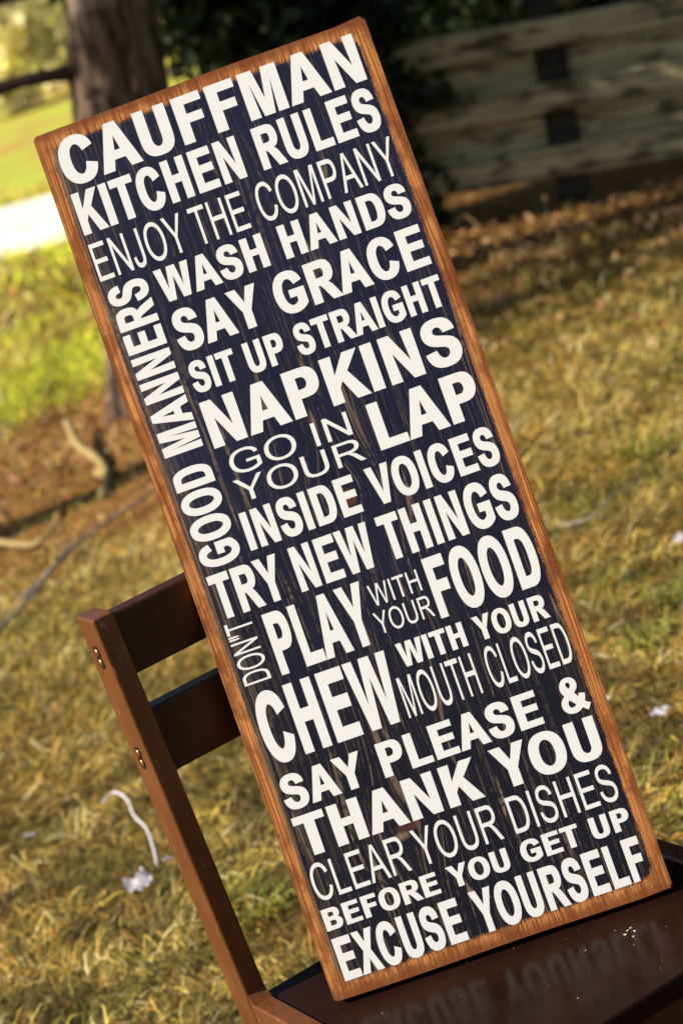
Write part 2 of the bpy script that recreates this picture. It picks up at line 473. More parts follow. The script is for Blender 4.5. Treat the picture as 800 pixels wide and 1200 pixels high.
def shrub(x, y, r, h, n, size, pal, label, group=None, name="evergreen_shrub", cat="shrub"):
    z = gz(x, y); root = empty(name, (x, y, z), label, cat, group)
    link_mesh("stem", tube("stem", spline([(0, 0, -.1), (.03, .02, h * .4), (0, .05, h * .8)], 4), np.linspace(.05, .015, 9), 8, .1), BARK, root)
    V, c = leaf_cards((0, 0, h * .5), (r, r, h * .55), n, size, pal, .35)
    V2, c2 = leaf_cards((0, 0, h * .3), (r * .8, r * .8, h * .35), n // 2, size, pal, .2)
    leaf_obj("foliage", np.concatenate([V, V2]), np.concatenate([c, c2]), LEAF, root)
shrub(.36, 7.80, .36, 1.9, 13000, .04, DARKG, "narrow dark evergreen shrub between the tree trunk and the fence, above the sign")
shrub(1.35, 9.6, .7, 1.9, 9000, .045, DARKG, "dark shrub behind the left part of the fence, above the sign's top right corner")
shrub(2.3, 9.2, .9, 2.0, 9000, .045, [(.05, .025, .014), (.03, .035, .013), (.07, .03, .018)], "dark reddish brown shrub behind the right part of the fence")
shrub(1.1, 11.4, 1.2, 2.6, 8000, .06, DARKG, "tall dark evergreen shrub farther back, directly behind the sign's top")
for x, y, r, h, pal, lab in ((-1.80, 26.5, .75, 1.9, BAREB, "pale straw coloured bush far behind the path, left of the tree trunk"),
                             (-.95, 28.5, .8, 1.9, BAREB, "pale bare bush far behind the tree trunk"),
                             (-2.75, 33.0, 1.0, 2.4, PALEG, "large yellow green bush farthest left behind the path")):
    shrub(x, y, r, h, 3600, .075, pal, lab, name="garden_shrub")
for x, y, h, lab in ((-7, 60, 10, "tall tree far off on the left skyline"), (2, 44, 10, "tall tree far off behind the fence shrubs"), (9, 36, 8, "spreading tree far off on the right skyline"), (-22, 50, 9, "broad tree farthest left on the skyline")):
    tree("background_tree", x, y, [(0, 0, -.2), (.1, 0, h * .3), (0, .1, h * .8)], [.3, .2, .08],
         [((0, 0, h * .62), (h * .34, h * .34, h * .42), 7000, .22, DARKG if x > 0 else PALEG)], lab, sides=10)

# ------------------------------------------------------------------ twigs and scraps on the grass
PALE = stick_mat("pale_wood", (.24, .185, .075), (.32, .25, .11)); GREY = stick_mat("grey_wood", (.22, .19, .15), (.34, .30, .25))
STEM = stick_mat("dry_stem", (.26, .15, .06), (.34, .21, .09))
def twig(pts, r, mat, label, name="twig", cat="twig", lift=.012, tip=.5):
    p = [Vector((x, y, gz(x, y) + lift + h)) for x, y, h in pts]
    o0 = p[len(p) // 2].copy(); q = spline([v - o0 for v in p], 7)
    o = link_mesh(name, tube(name, q, np.linspace(r, r * tip, len(q)), 7, .14), mat); o.location = o0
    return tag(o, label, cat)
twig([(-.634, 6.74, .05), (-.60, 6.42, .03), (-.545, 6.2, .01), (-.525, 6.02, .0), (-.545, 5.86, .0)], .014, PALE, "bent pale twig lying on bare soil below the tree trunk", tip=.8)
twig([(-.95, 5.9, .0), (-.81, 5.76, .01), (-.70, 5.56, .01), (-.632, 5.63, .03)], .012, PALE, "crooked pale twig at the left edge of the lawn")
twig([(-.80, 4.88, .0), (-.70, 5.08, .01), (-.62, 5.30, .02), (-.545, 5.48, .01)], .0065, GREY, "long grey stick left of the sign above the chair post")
twig([(-.72, 5.15, .0), (-.58, 5.42, .01), (-.44, 5.60, .01), (-.38, 5.72, .0)], .006, GREY, "thin grey stick reaching behind the sign's left edge")
twig([(.90, 7.2, .10), (.87, 7.0, .07), (.845, 6.7, .04), (.795, 6.25, .0)], .0045, STEM, "thin curved dry stem lying in the leaf litter before the fence", "dry_stem", "stem")
twig([(.60, 7.0, .10), (.63, 6.8, .14), (.69, 6.6, .0)], .004, STEM, "small arched dry stem near the sign's right edge", "dry_stem", "stem")
twig([(.36, 4.22, .0), (.42, 4.16, .012), (.48, 4.25, .01), (.545, 4.30, .0)], .0026, GREY, "pale grey stick on the grass right of the sign")
twig([(.36, 6.1, .0), (.43, 5.98, .01), (.52, 6.02, .0)], .012, stick_mat("brown_wood", (.14, .07, .035), (.22, .12, .06)), "brown stick half sunk in the grass right of the sign")
STRING = stick_mat("paper_strip", (.62, .61, .66), (.74, .73, .80))
twig([(-.506, 3.585, .006), (-.485, 3.60, .01), (-.462, 3.53, .012), (-.452, 3.46, .012), (-.432, 3.38, .014), (-.424, 3.30, .010), (-.424, 3.27, .004)], .0017, STRING,
     "white curled paper strip on the grass left of the chair post", "paper_strip", "litter", lift=.022, tip=.9)
def scrap(x, y, s, label, seed, mat=None):
    r = np.random.default_rng(seed); bm = bmesh.new(); N = 6
    g = [[bm.verts.new(((i / N - .5) * s * (1 + .25 * r.normal()), (j / N - .5) * s * .8, .012 + abs(r.normal()) * s * .05 + s * .10 * math.sin(i * 1.3 + j))) for j in range(N + 1)] for i in range(N + 1)]
    for i in range(N):
        for j in range(N):
            if (i in (0, N - 1)) and (j in (0, N - 1)) and r.random() < .6: continue
            bm.faces.new((g[i][j], g[i + 1][j], g[i + 1][j + 1], g[i][j + 1]))
    bm.verts.ensure_lookup_table()
    for v in [v for v in bm.verts if not v.link_faces]: bm.verts.remove(v)
    bmesh.ops.solidify(bm, geom=bm.faces[:], thickness=.0008)
    o = link_mesh("paper_scrap", bm_mesh("paper_scrap", bm), mat or STRING); o.location = (x, y, gz(x, y) + .022)
    o.rotation_euler = (.25, .1, seed * 1.7); tag(o, label, "litter")
scrap(-.448, 3.215, .046, "crumpled white paper scrap on the grass just below the curled strip", 3)
scrap(-.405, 3.25, .018, "tiny white scrap tucked beside the chair post", 5)
scrap(-.628, 3.55, .017, "small lilac white scrap alone at the left edge", 8)
scrap(.312, 3.12, .022, "small white scrap on the grass right of the sign's lower edge", 11)
scrap(.515, 3.86, .024, "pale scrap at the far right of the lawn", 14)
scrap(.262, 3.22, .015, "tiny grey white scrap close to the sign's right edge", 17)

def tuft(x, y, r, n, label):
    a = rng.uniform(0, 6.28, n); d = r * np.sqrt(rng.random(n)); px, py = d * np.cos(a), d * np.sin(a)
    c = GREEN[rng.integers(0, 2, n)] * rng.uniform(.9, 1.7, (n, 1))
    v, f, cc = blades(px + x, py + y, rng.uniform(.02, .045, n), np.full(n, .003), rng.uniform(.5, 1.1, n), .5, a + rng.normal(0, .5, n), c)
    o0 = np.array([x, y, gz(x, y)]); me = np_mesh("grass_tuft", v - o0, f); set_tint(me, cc)
    o = link_mesh("grass_tuft", me, bpy.data.materials["dry_grass"]); o.location = o0; tag(o, label, "grass tuft")
tuft(.575, 4.47, .045, 130, "bright green grass tuft highest on the right lawn")
tuft(.44, 3.62, .028, 90, "bright green grass tuft above the white scrap right of the sign")
tuft(.37, 3.48, .025, 80, "low green grass tuft nearest the sign's right edge")
tuft(-.30, 3.02, .05, 130, "green grass tuft between the chair post and the sign")

# ------------------------------------------------------------------ chair
def brown_paint():
    m = Mat("brown_paint", .3, .3); x, y, z = m.coord()
    g = m.noise(m.vec(x * 30.0, y * 30.0, z * 30.0), 8.0, 4, .6); d = m.noise(m.vec(x, y, z), 420.0, 2, .5); e = m.noise(m.vec(x, y, z), 14.0, 4)
    col = m.mix(e.step(.4, .65), (.100, .034, .011), (.128, .045, .015))
    gr = m.noise(m.vec(x * 300.0, y * 300.0, z * 9.0), 1.0, 4, .65); sc = m.noise(m.vec(x * 260.0, y * 260.0, z * 40.0), 1.0, 3, .6)
    col = m.mix(gr.step(.42, .66) * .55, col, (.075, .024, .008))
    col = m.mix(d.step(.66, .74) * .45, col, (.3, .2, .13))
    col = m.mix(sc.step(.66, .72) * .55, col, (.34, .24, .17))
    m.color(col).rough((e * .5 + gr * .5).step(.35, .65, .24, .46)).bump(gr * .7 + g * .3, .35, .0006); return m.m
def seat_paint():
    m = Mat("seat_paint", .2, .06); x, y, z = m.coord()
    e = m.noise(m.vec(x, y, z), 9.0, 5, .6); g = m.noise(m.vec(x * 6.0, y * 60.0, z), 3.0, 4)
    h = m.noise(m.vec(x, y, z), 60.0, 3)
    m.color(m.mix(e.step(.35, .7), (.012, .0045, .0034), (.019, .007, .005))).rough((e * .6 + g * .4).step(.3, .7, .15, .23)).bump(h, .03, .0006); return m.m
PAINT, SEATM = brown_paint(), seat_paint()
def shaded_paint():  # brown paint darkened so its colour carries the shade on rails and apron
    m = Mat("shaded_brown_paint", .38, .25); x, y, z = m.coord()
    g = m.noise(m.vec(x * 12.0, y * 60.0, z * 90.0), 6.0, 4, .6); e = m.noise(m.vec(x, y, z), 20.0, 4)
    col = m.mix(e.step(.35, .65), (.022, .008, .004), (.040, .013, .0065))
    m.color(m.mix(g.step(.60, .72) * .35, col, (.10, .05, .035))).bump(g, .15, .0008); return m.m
SHADEP = shaded_paint()
BRASS = Mat("brass", .28, .5); BRASS.color((.72, .46, .16)); BRASS.b.inputs["Metallic"].default_value = 1.0
HOLE_SHADE = Mat("screw_hole_shade", .8, .2); HOLE_SHADE.color((.02, .009, .005))  # flat dark discs, the shade of the screw recesses put into colour
SEAT_Z = .394
def make_chair():
    W, yf, t, d = .3455, 0.0, .019, .038
    root = empty("wooden_chair", Matrix.Translation((-.2132, 1.8566, 0)) @ Matrix.Rotation(rad(24.4), 4, 'Z'),
                 "small dark brown painted wooden chair with two back rails standing on dry grass", "chair")
    lean = math.tan(rad(1.0))
    top = SEAT_Z + .355
    def sh(co): return Vector((co.x, co.y + (co.z - SEAT_Z) * lean, co.z))
    for x0 in (0.0, W - t):
        bm = box_bm(x0, x0 + t, 0, d, 0.0, top, .0022, 3, sh)
        # small fillet block where the post meets the seat
        q = [bm.verts.new(c) for c in ((x0 + .001, .0005, SEAT_Z + .010), (x0 + t - .001, .0005, SEAT_Z + .010), (x0 + .001, -.011, SEAT_Z + .0012), (x0 + t - .001, -.011, SEAT_Z + .0012), (x0 + .001, .0005, SEAT_Z + .0012), (x0 + t - .001, .0005, SEAT_Z + .0012))]
        for f in ((0, 2, 3, 1), (0, 4, 2), (1, 3, 5), (0, 1, 5, 4), (2, 4, 5, 3)): bm.faces.new([q[i] for i in f])
        post = link_mesh("back_post", bm_mesh("back_post", bm), PAINT, root)
        sx = x0 - .0003 if x0 == 0 else x0 + t + .0003
        nx = -1 if x0 == 0 else 1
        for zc in (top - .030, top - .121):
            for k in (0, 1):
                zz = zc - k * .0092; yy = .019 + (zz - SEAT_Z) * lean
                s = bmesh.new()
                bmesh.ops.create_cone(s, cap_ends=True, segments=20, radius1=.0056, radius2=.0054, depth=.0010, matrix=Matrix.Translation((sx, yy, zz)) @ Matrix.Rotation(math.pi / 2, 4, 'Y'))
                h = link_mesh("screw_hole_shade", bm_mesh("screw_hole_shade", s), HOLE_SHADE.m, post)
                s = bmesh.new()
                bmesh.ops.create_uvsphere(s, u_segments=16, v_segments=8, radius=.0031, matrix=Matrix.Translation((sx + nx * .0003, yy, zz)) @ Matrix.Diagonal((.35, 1, 1, 1)))
                link_mesh("screw", bm_mesh("screw", s, True), BRASS.m, post)
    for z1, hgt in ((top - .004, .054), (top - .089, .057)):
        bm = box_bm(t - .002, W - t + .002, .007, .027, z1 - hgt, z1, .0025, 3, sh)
        link_mesh("back_rail", bm_mesh("back_rail", bm), SHADEP, root)
    depth = -.330
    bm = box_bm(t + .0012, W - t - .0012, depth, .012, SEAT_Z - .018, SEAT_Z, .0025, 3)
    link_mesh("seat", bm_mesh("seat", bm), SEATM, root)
    for x0 in (0.0, W - t):
        bm = box_bm(x0, x0 + t, depth + .001, -.0003, SEAT_Z - .040, SEAT_Z + .003, .0022, 3)
        link_mesh("seat_side_rail", bm_mesh("seat_side_rail", bm), PAINT, root)
        bm = box_bm(x0, x0 + t, depth + .004, depth + .042, 0.0, SEAT_Z - .0405, .002, 2)
        link_mesh("front_leg", bm_mesh("front_leg", bm), PAINT, root)
        bm = box_bm(x0 + .003, x0 + t - .003, depth + .0425, -.0005, .13, .16, .002, 2)
        link_mesh("side_stretcher", bm_mesh("side_stretcher", bm), PAINT, root)
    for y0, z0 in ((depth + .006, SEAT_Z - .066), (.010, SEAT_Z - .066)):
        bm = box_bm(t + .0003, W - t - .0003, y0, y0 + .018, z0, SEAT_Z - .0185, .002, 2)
        link_mesh("seat_apron", bm_mesh("seat_apron", bm), SHADEP, root)
    return root
CHAIR = make_chair()

# ------------------------------------------------------------------ the sign
SIGN_R = Matrix(((0.99798478, 0.01735167, -0.06103516), (-0.06345369, 0.27286557, -0.95995730), (0, 0.96189568, 0.27341671)))
# (columns: right, up along the board, out of the face)
SIGN_R = Matrix(((0.99798478, 0.01735167, -0.06103516), (-0.06345369, 0.27286557, -0.95995730), (-0.0000025, 0.96189568, 0.27341671)))
# local frame of the board: x right, y up the face, z out of the face
SW, SH, ST = .2865, .741, .0185
SIGN_C = Vector((0.006963, 1.887871, 0.755788))
sign_mw = Matrix.Translation(SIGN_C) @ SIGN_R.to_4x4()
LIFT = SEAT_Z + .0015 - (SIGN_C + SIGN_R @ Vector((0, -SH / 2, -ST))).z
print("sign rear bottom edge above the seat (m):", round(-LIFT, 4))
sign = empty("wooden_sign", sign_mw, "tall navy board sign with white lettering and worn orange edges leaning on the chair", "sign")

def board_mat():
    m = Mat("painted_board", .5, .18); x, y, z = m.coord()
    # growth lines run up the board and swerve round the knots
    xd = x
    knots = ((-.045, -.252, .030, .040), (.002, .013, .030, .036), (.092, .182, .012, .016), (.020, .100, .016, .05), (.0, .285, .016, .055), (.016, -.16, .018, .06))
    for kx, ky, w, h in knots[:]:
        g = (((x - kx) / w).pow(2.0) * -1.0 - ((y - ky) / h).pow(2.0)).exp()
        xd = xd - (x - kx) * g * .80
    wob = m.noise(m.vec(x * 6.0, y * 2.2, 0.0), 1.0, 3) - .5
    u = xd + wob * .016
    fine = m.noise(m.vec(u * 900.0, y * 9.0, 4.0), 1.0, 2.0, .6)
    brk = m.noise(m.vec(u * 60.0, y * 22.0, 7.0), 1.0, 3.0, .6)
    wide = m.noise(m.vec(u * 40.0, y * 3.0, 11.0), 1.0, 3.0, .55)
    dash = m.noise(m.vec(u * 260.0, y * 150.0, 2.0), 1.0, 1.0)
    ring = m.noise(m.vec(u * 300.0, y * 1.6, 1.0), 1.0, 2.0, .55)
    sway = m.noise(m.vec(u * 38.0, y * 1.1, 3.0), 1.0, 2.0)
    v1 = u * 62.0 + sway * 5.5; v2 = u * 190.0 + sway * 9.0 + ring * .5
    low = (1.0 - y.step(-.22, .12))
    l1 = (1.0 - (v1 * math.pi).sin().abs().step(.02, .105)) * (brk * .5 + dash * .5).step(.36, .52)
    l2 = (1.0 - (v2 * math.pi).sin().abs().step(.05, .40)) * (brk * .6 + dash * .4).step(.42, .60) * .42
    gr = (l1 * (low * .25 + .6)).max(l2 * (low * .2 + .7)) * wide.step(.30, .55, .2, .85)
    # worn patches by the knots and along the left edge
    patch = None
    for kx, ky, w, h, s in ((-.006, .076, .004, .018, .95), (-.045, -.262, .014, .006, .9), (.012, -.006, .010, .008, .5), (.013, -.185, .005, .03, .6), (-.014, .298, .004, .03, .75), (-.012, .272, .005, .02, .6), (.03, .09, .003, .03, .6)):
        g = ((((x - kx + wob * .02) / w).pow(2.0) * -1.0 - ((y - ky) / h).pow(2.0)).exp() * s)
        patch = g if patch is None else patch.max(g)
    patch = (patch * 1.05 * (fine * .7 + brk * .6)).step(.35, .75)
    gr = gr.max(patch * .8)
    leftw = (1.0 - (x + .135 + (brk - .5) * .012).step(.0, .024)) * (fine * .5 + ring * .5).step(.42, .60) * .7
    gr = gr.max(leftw)
    # sanded border: ragged along the ends, soft along the sides
    ex = m.noise(m.vec(u * 620.0, y * 4.0, 3.0), 1.0, 3.0, .7); ey = m.noise(m.vec(x * 30.0, y * 16.0, 5.0), 1.0, 3.0, .5)
    ef = m.noise(m.vec(u * 700.0, y * 90.0, 9.0), 1.0, 2.0, .6)
    dl = x + SW / 2 - .0040 - (ey - .5) * .017; dr = SW / 2 - x - .0062 - (ey - .5) * .019
    dt = SH / 2 - y - .0072 - (ex - .5) * .017; db = y + SH / 2 - .0100 - (ex - .5) * .024 + (wide - .5) * .01
    side = dl.min(dr) + (ef - .5) * .013
    end = dt.min(db) + (ef - .5) * .004
    cx_ = x.abs() - (SW / 2 - .024); cy_ = y.abs() - (SH / 2 - .026)
    corner = .0135 - (cx_.max(0.0).pow(2.0) + cy_.max(0.0).pow(2.0)).pow(.5)
    sp = m.noise(m.vec(x, y, 0.0), 1100.0, 2.0, .6)
    dd = side.min(end).min(corner + (ef - .5) * .006) + (sp - .5) * .0095
    bare = 1.0 - dd.step(-.0011, .0016)
    # the colours
    tone = m.noise(m.vec(x * 3.0, y * 2.0, 0.0), 2.0, 3)
    navy = m.mix(tone.step(.35, .65), (.0055, .0064, .0215), (.0090, .0104, .033))
    navy = m.mix(fine.step(.4, .7) * .5, navy, (.014, .016, .043))
    navy = m.mix(low * .7, navy, (.0060, .0048, .0075))  # lower face darkened in the colour, where the sky's sheen falls off
    knot = None
    for kx, ky, w, h in ((-.040, -.256, .013, .0055), (.003, .008, .007, .010)):
        g = (((x - kx) / w).pow(2.0) * -1.0 - ((y - ky) / h).pow(2.0)).exp(); knot = g if knot is None else knot.max(g)
    tan = m.mix(brk.step(.3, .7), (.40, .29, .17), (.26, .175, .10))
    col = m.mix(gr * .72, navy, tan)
    col = m.mix(knot.step(.35, .8) * (brk.step(.3, .55)) * .55, col, (.16, .045, .018))
    blot = m.noise(m.vec(x * 1.0, y * .6, 2.0), 55.0, 4.0, .6)
    stain = m.mix((ex * .45 + fine * .45 + sp * .1).step(.42, .58), (.21, .058, .012), (.56, .25, .082))
    stain = m.mix(blot.step(.46, .60) * .6, stain, (.15, .038, .008))
    rim = dl.min(dr).min(dt).min(db) * -1.0
    stain = m.mix((rim + (blot - .5) * .010).step(-.0005, .006) * .7, stain, (.13, .036, .010))
    stain = m.mix((1.0 - (SH / 2 - y).step(.002, .012)) * .4, stain, (.15, .042, .012))
    stain = m.mix((1.0 - (y + SH / 2).step(.001, .007)) * .4, stain, (.17, .05, .014))
    col = m.mix(bare, col, stain)
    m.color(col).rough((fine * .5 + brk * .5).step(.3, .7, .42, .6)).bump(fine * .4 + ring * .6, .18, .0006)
    return m.m
def make_board():
    # outline with rounded, slightly uneven corners, then eased arrises
    bm = bmesh.new(); pts = []; r = .0035
    for cx, cy, a0 in ((SW / 2 - r, SH / 2 - r, 0), (-SW / 2 + r, SH / 2 - r, 90), (-SW / 2 + r, -SH / 2 + r, 180), (SW / 2 - r, -SH / 2 + r, 270)):
        for k in range(6):
            a = rad(a0 + 90 * k / 5); pts.append((cx + r * math.cos(a), cy + r * math.sin(a)))
    # intermediate points so that the long edges may wander by a fraction of a millimetre
    full = []
    for (ax, ay), (bx, by) in zip(pts, pts[1:] + pts[:1]):
        L = math.hypot(bx - ax, by - ay); n = max(1, int(L / .02))
        for k in range(n):
            t = k / n; px, py = ax + (bx - ax) * t, ay + (by - ay) * t
            w = .0005 * math.sin(px * 31 + 1) * math.sin(py * 17 + 2)
            if abs(abs(px) - SW / 2) < 1e-4: px += w
            if abs(abs(py) - SH / 2) < 1e-4: py += w
            full.append((px, py))
    f = [bm.verts.new((px, py, 0)) for px, py in full]; b = [bm.verts.new((px, py, -ST)) for px, py in full]
    bm.faces.new(f); bm.faces.new(b[::-1]); n = len(f)
    for i in range(n): bm.faces.new((f[i], b[i], b[(i + 1) % n], f[(i + 1) % n]))
    rim = [e for e in bm.edges if abs(e.verts[0].co.z - e.verts[1].co.z) < 1e-6]
    bmesh.ops.bevel(bm, geom=rim, offset=.0016, segments=3, affect='EDGES', profile=.5)
    o = link_mesh("board", bm_mesh("board", bm), board_mat(), sign); return o
make_board()

# letter outlines, in font units (cap height 1466); 'c' runs are quadratic
def _p(s):
    """M x,y / L x,y / Q cx,cy x,y  -> list of contours of points"""
    out = []; cur = None; tok = s.split(); i = 0
    g = lambda t: tuple(float(v) for v in t.split(","))
    while i < len(tok):
        k = tok[i]
        if k == 'M': cur = [g(tok[i + 1])]; out.append(cur); i += 2
        elif k == 'Q':
            p0, c, p1 = cur[-1], g(tok[i + 1]), g(tok[i + 2])
            for q in range(1, 9):
                t = q / 8; cur.append(tuple((1 - t) ** 2 * a + 2 * t * (1 - t) * b + t * t * d for a, b, d in zip(p0, c, p1)))
            i += 3
        else: cur.append(g(k)); i += 1
    for c in out:
        if math.hypot(c[0][0] - c[-1][0], c[0][1] - c[-1][1]) < 1e-3: c.pop()
    return out
BOLD = {
 'A': (1479, "M 1471,0 1149,0 1021,333 435,333 314,0 0,0 571,1466 884,1466 M 926,580 724,1124 526,580"),
 'B': (1479, "M 150,1466 736,1466 Q 910,1466 995,1451 Q 1081,1437 1148,1391 Q 1216,1345 1261,1268 Q 1306,1192 1306,1097 Q 1306,994 1250,908 Q 1195,822 1100,779 Q 1234,740 1306,646 Q 1378,552 1378,425 Q 1378,325 1331,230 Q 1285,136 1204,79 Q 1124,23 1006,10 Q 932,2 649,0 150,0 M 446,1222 446,883 640,883 Q 813,883 855,888 Q 931,897 974,940 Q 1018,984 1018,1055 Q 1018,1123 980,1165 Q 943,1208 869,1217 Q 825,1222 616,1222 M 446,639 446,247 720,247 Q 880,247 923,256 Q 989,268 1030,314 Q 1072,361 1072,439 Q 1072,505 1040,551 Q 1008,597 947,618 Q 887,639 685,639"),
 'C': (1479, "M 1086,539 1373,448 Q 1307,208 1153,91 Q 1000,-25 764,-25 Q 472,-25 284,174 Q 96,374 96,720 Q 96,1086 285,1288 Q 474,1491 782,1491 Q 1051,1491 1219,1332 Q 1319,1238 1369,1062 1076,992 Q 1050,1106 967,1172 Q 885,1238 767,1238 Q 604,1238 502,1121 Q 401,1004 401,742 Q 401,464 501,346 Q 601,228 761,228 Q 879,228 964,303 Q 1049,378 1086,539"),
 'D': (1479, "M 148,1466 689,1466 Q 872,1466 968,1438 Q 1097,1400 1189,1303 Q 1281,1206 1329,1065 Q 1377,925 1377,719 Q 1377,538 1332,407 Q 1277,247 1175,148 Q 1098,73 967,31 Q 869,0 705,0 148,0 M 444,1218 444,247 665,247 Q 789,247 844,261 Q 916,279 963,322 Q 1011,365 1041,463 Q 1071,562 1071,732 Q 1071,902 1041,993 Q 1011,1084 957,1135 Q 903,1186 820,1204 Q 758,1218 577,1218"),
 'E': (1366, "M 149,0 149,1466 1236,1466 1236,1218 445,1218 445,893 1181,893 1181,646 445,646 445,247 1264,247 1264,0"),
 'F': (1251, "M 151,0 151,1466 1156,1466 1156,1218 447,1218 447,871 1059,871 1059,623 447,623 447,0"),
 'G': (1593, "M 831,539 831,786 1469,786 1469,202 Q 1376,112 1199,43 Q 1023,-25 842,-25 Q 612,-25 441,71 Q 270,168 184,347 Q 98,527 98,738 Q 98,967 194,1145 Q 290,1323 475,1418 Q 616,1491 826,1491 Q 1099,1491 1252,1376 Q 1406,1262 1450,1060 1156,1005 Q 1125,1113 1039,1175 Q 954,1238 826,1238 Q 632,1238 517,1115 Q 403,992 403,750 Q 403,489 519,358 Q 635,228 823,228 Q 916,228 1009,264 Q 1103,301 1170,353 1170,539"),
 'H': (1479, "M 150,0 150,1466 446,1466 446,889 1026,889 1026,1466 1322,1466 1322,0 1026,0 1026,641 446,641 446,0"),
 'I': (569, "M 140,0 140,1466 436,1466 436,0"),
 'K': (1479, "M 153,0 153,1466 449,1466 449,815 1047,1466 1445,1466 893,895 1475,0 1092,0 689,688 449,443 449,0"),
 'L': (1251, "M 157,0 157,1454 453,1454 453,247 1189,247 1189,0"),
 'M': (1706, "M 145,0 145,1466 588,1466 854,466 1117,1466 1561,1466 1561,0 1286,0 1286,1154 995,0 710,0 420,1154 420,0"),
 'N': (1479, "M 152,0 152,1466 440,1466 1040,487 1040,1466 1315,1466 1315,0 1018,0 427,956 427,0"),
 'O': (1593, "M 89,724 Q 89,948 156,1100 Q 206,1212 292,1301 Q 379,1390 482,1433 Q 619,1491 798,1491 Q 1122,1491 1316,1290 Q 1511,1089 1511,731 Q 1511,376 1318,175 Q 1125,-25 802,-25 Q 475,-25 282,174 Q 89,374 89,724 M 394,734 Q 394,485 509,356 Q 624,228 801,228 Q 978,228 1091,355 Q 1205,483 1205,738 Q 1205,990 1094,1114 Q 984,1238 801,1238 Q 618,1238 506,1112 Q 394,987 394,734"),
 'P': (1366, "M 149,0 149,1466 624,1466 Q 894,1466 976,1444 Q 1102,1411 1187,1300 Q 1272,1190 1272,1015 Q 1272,880 1223,788 Q 1174,696 1098,643 Q 1023,591 945,574 Q 839,553 638,553 445,553 445,0 M 445,1218 445,802 607,802 Q 782,802 841,825 Q 900,848 933,897 Q 967,946 967,1011 Q 967,1091 920,1143 Q 873,1195 801,1208 Q 748,1218 588,1218"),
 'R': (1479, "M 150,0 150,1466 773,1466 Q 1008,1466 1114,1426 Q 1221,1387 1285,1286 Q 1349,1185 1349,1055 Q 1349,890 1252,782 Q 1155,675 962,647 Q 1058,591 1120,524 Q 1183,457 1289,286 1468,0 1114,0 900,319 Q 786,490 744,534 Q 702,579 655,595 Q 608,612 506,612 446,612 446,0 M 446,846 665,846 Q 878,846 931,864 Q 984,882 1014,926 Q 1044,970 1044,1036 Q 1044,1110 1004,1155 Q 965,1201 893,1213 Q 857,1218 677,1218 446,1218"),
 'S': (1366, "M 74,477 362,505 Q 388,360 467,292 Q 547,224 682,224 Q 825,224 897,284 Q 970,345 970,426 Q 970,478 939,514 Q 909,551 833,578 Q 781,596 596,642 Q 358,701 262,787 Q 127,908 127,1082 Q 127,1194 190,1291 Q 254,1389 373,1440 Q 493,1491 662,1491 Q 938,1491 1077,1370 Q 1217,1249 1224,1047 928,1034 Q 909,1147 846,1196 Q 784,1246 659,1246 Q 530,1246 457,1193 Q 410,1159 410,1102 Q 410,1050 454,1013 Q 510,966 726,915 Q 942,864 1045,809 Q 1149,755 1207,660 Q 1266,566 1266,427 Q 1266,301 1196,191 Q 1126,81 998,27 Q 870,-26 679,-26 Q 401,-26 252,102 Q 103,231 74,477"),
 'T': (1251, "M 478,0 478,1218 43,1218 43,1466 1208,1466 1208,1218 774,1218 774,0"),
 'U': (1479, "M 147,1466 443,1466 443,672 Q 443,483 454,427 Q 473,337 544,282 Q 616,228 740,228 Q 866,228 930,279 Q 994,331 1007,406 Q 1020,481 1020,655 1020,1466 1316,1466 1316,696 Q 1316,432 1292,323 Q 1268,214 1203,139 Q 1139,64 1031,19 Q 923,-25 749,-25 Q 539,-25 430,23 Q 322,72 259,149 Q 196,227 176,312 Q 147,438 147,684"),
 'V': (1366, "M 525,0 1,1466 322,1466 693,381 1052,1466 1366,1466 841,0"),
 'W': (1933, "M 357,0 7,1466 310,1466 531,459 799,1466 1151,1466 1408,442 1633,1466 1931,1466 1575,0 1261,0 969,1096 678,0"),
 'X': (1366, "M 0,0 501,765 47,1466 393,1466 687,995 978,1466 1321,1466 865,754 1366,0 1009,0 684,507 358,0"),
 'Y': (1366, "M 532,0 532,617 -5,1466 342,1466 687,886 1025,1466 1366,1466 827,615 827,0"),
 '&': (1479, "M 1426,189 1242,-45 Q 1107,24 990,138 Q 899,56 797,15 Q 695,-25 554,-25 Q 275,-25 134,132 Q 39,238 39,376 Q 39,499 114,597 Q 189,696 338,770 Q 271,850 237,922 Q 203,994 203,1058 Q 203,1230 320,1360 Q 440,1491 638,1491 Q 829,1491 937,1393 Q 1045,1296 1045,1156 Q 1045,1067 992,987 Q 940,907 780,809 L0,0 983,541 Q 1019,605 1045,707 1298,649 Q 1261,517 1233,450 Q 1205,383 1174,338 Q 1219,296 1290,248 Q 1362,200 1426,189 M 619,993 695,1052 Q 779,1117 779,1181 Q 779,1235 739,1272 Q 699,1310 631,1310 Q 564,1310 527,1275 Q 490,1240 490,1193 Q 490,1138 558,1060 M 484,586 Q 401,543 360,480 Q 334,430 334,380 Q 334,303 388,250 Q 442,203 532,203 Q 592,203 646,227 Q 700,251 763,306".replace("L0,0 ", "")),
}
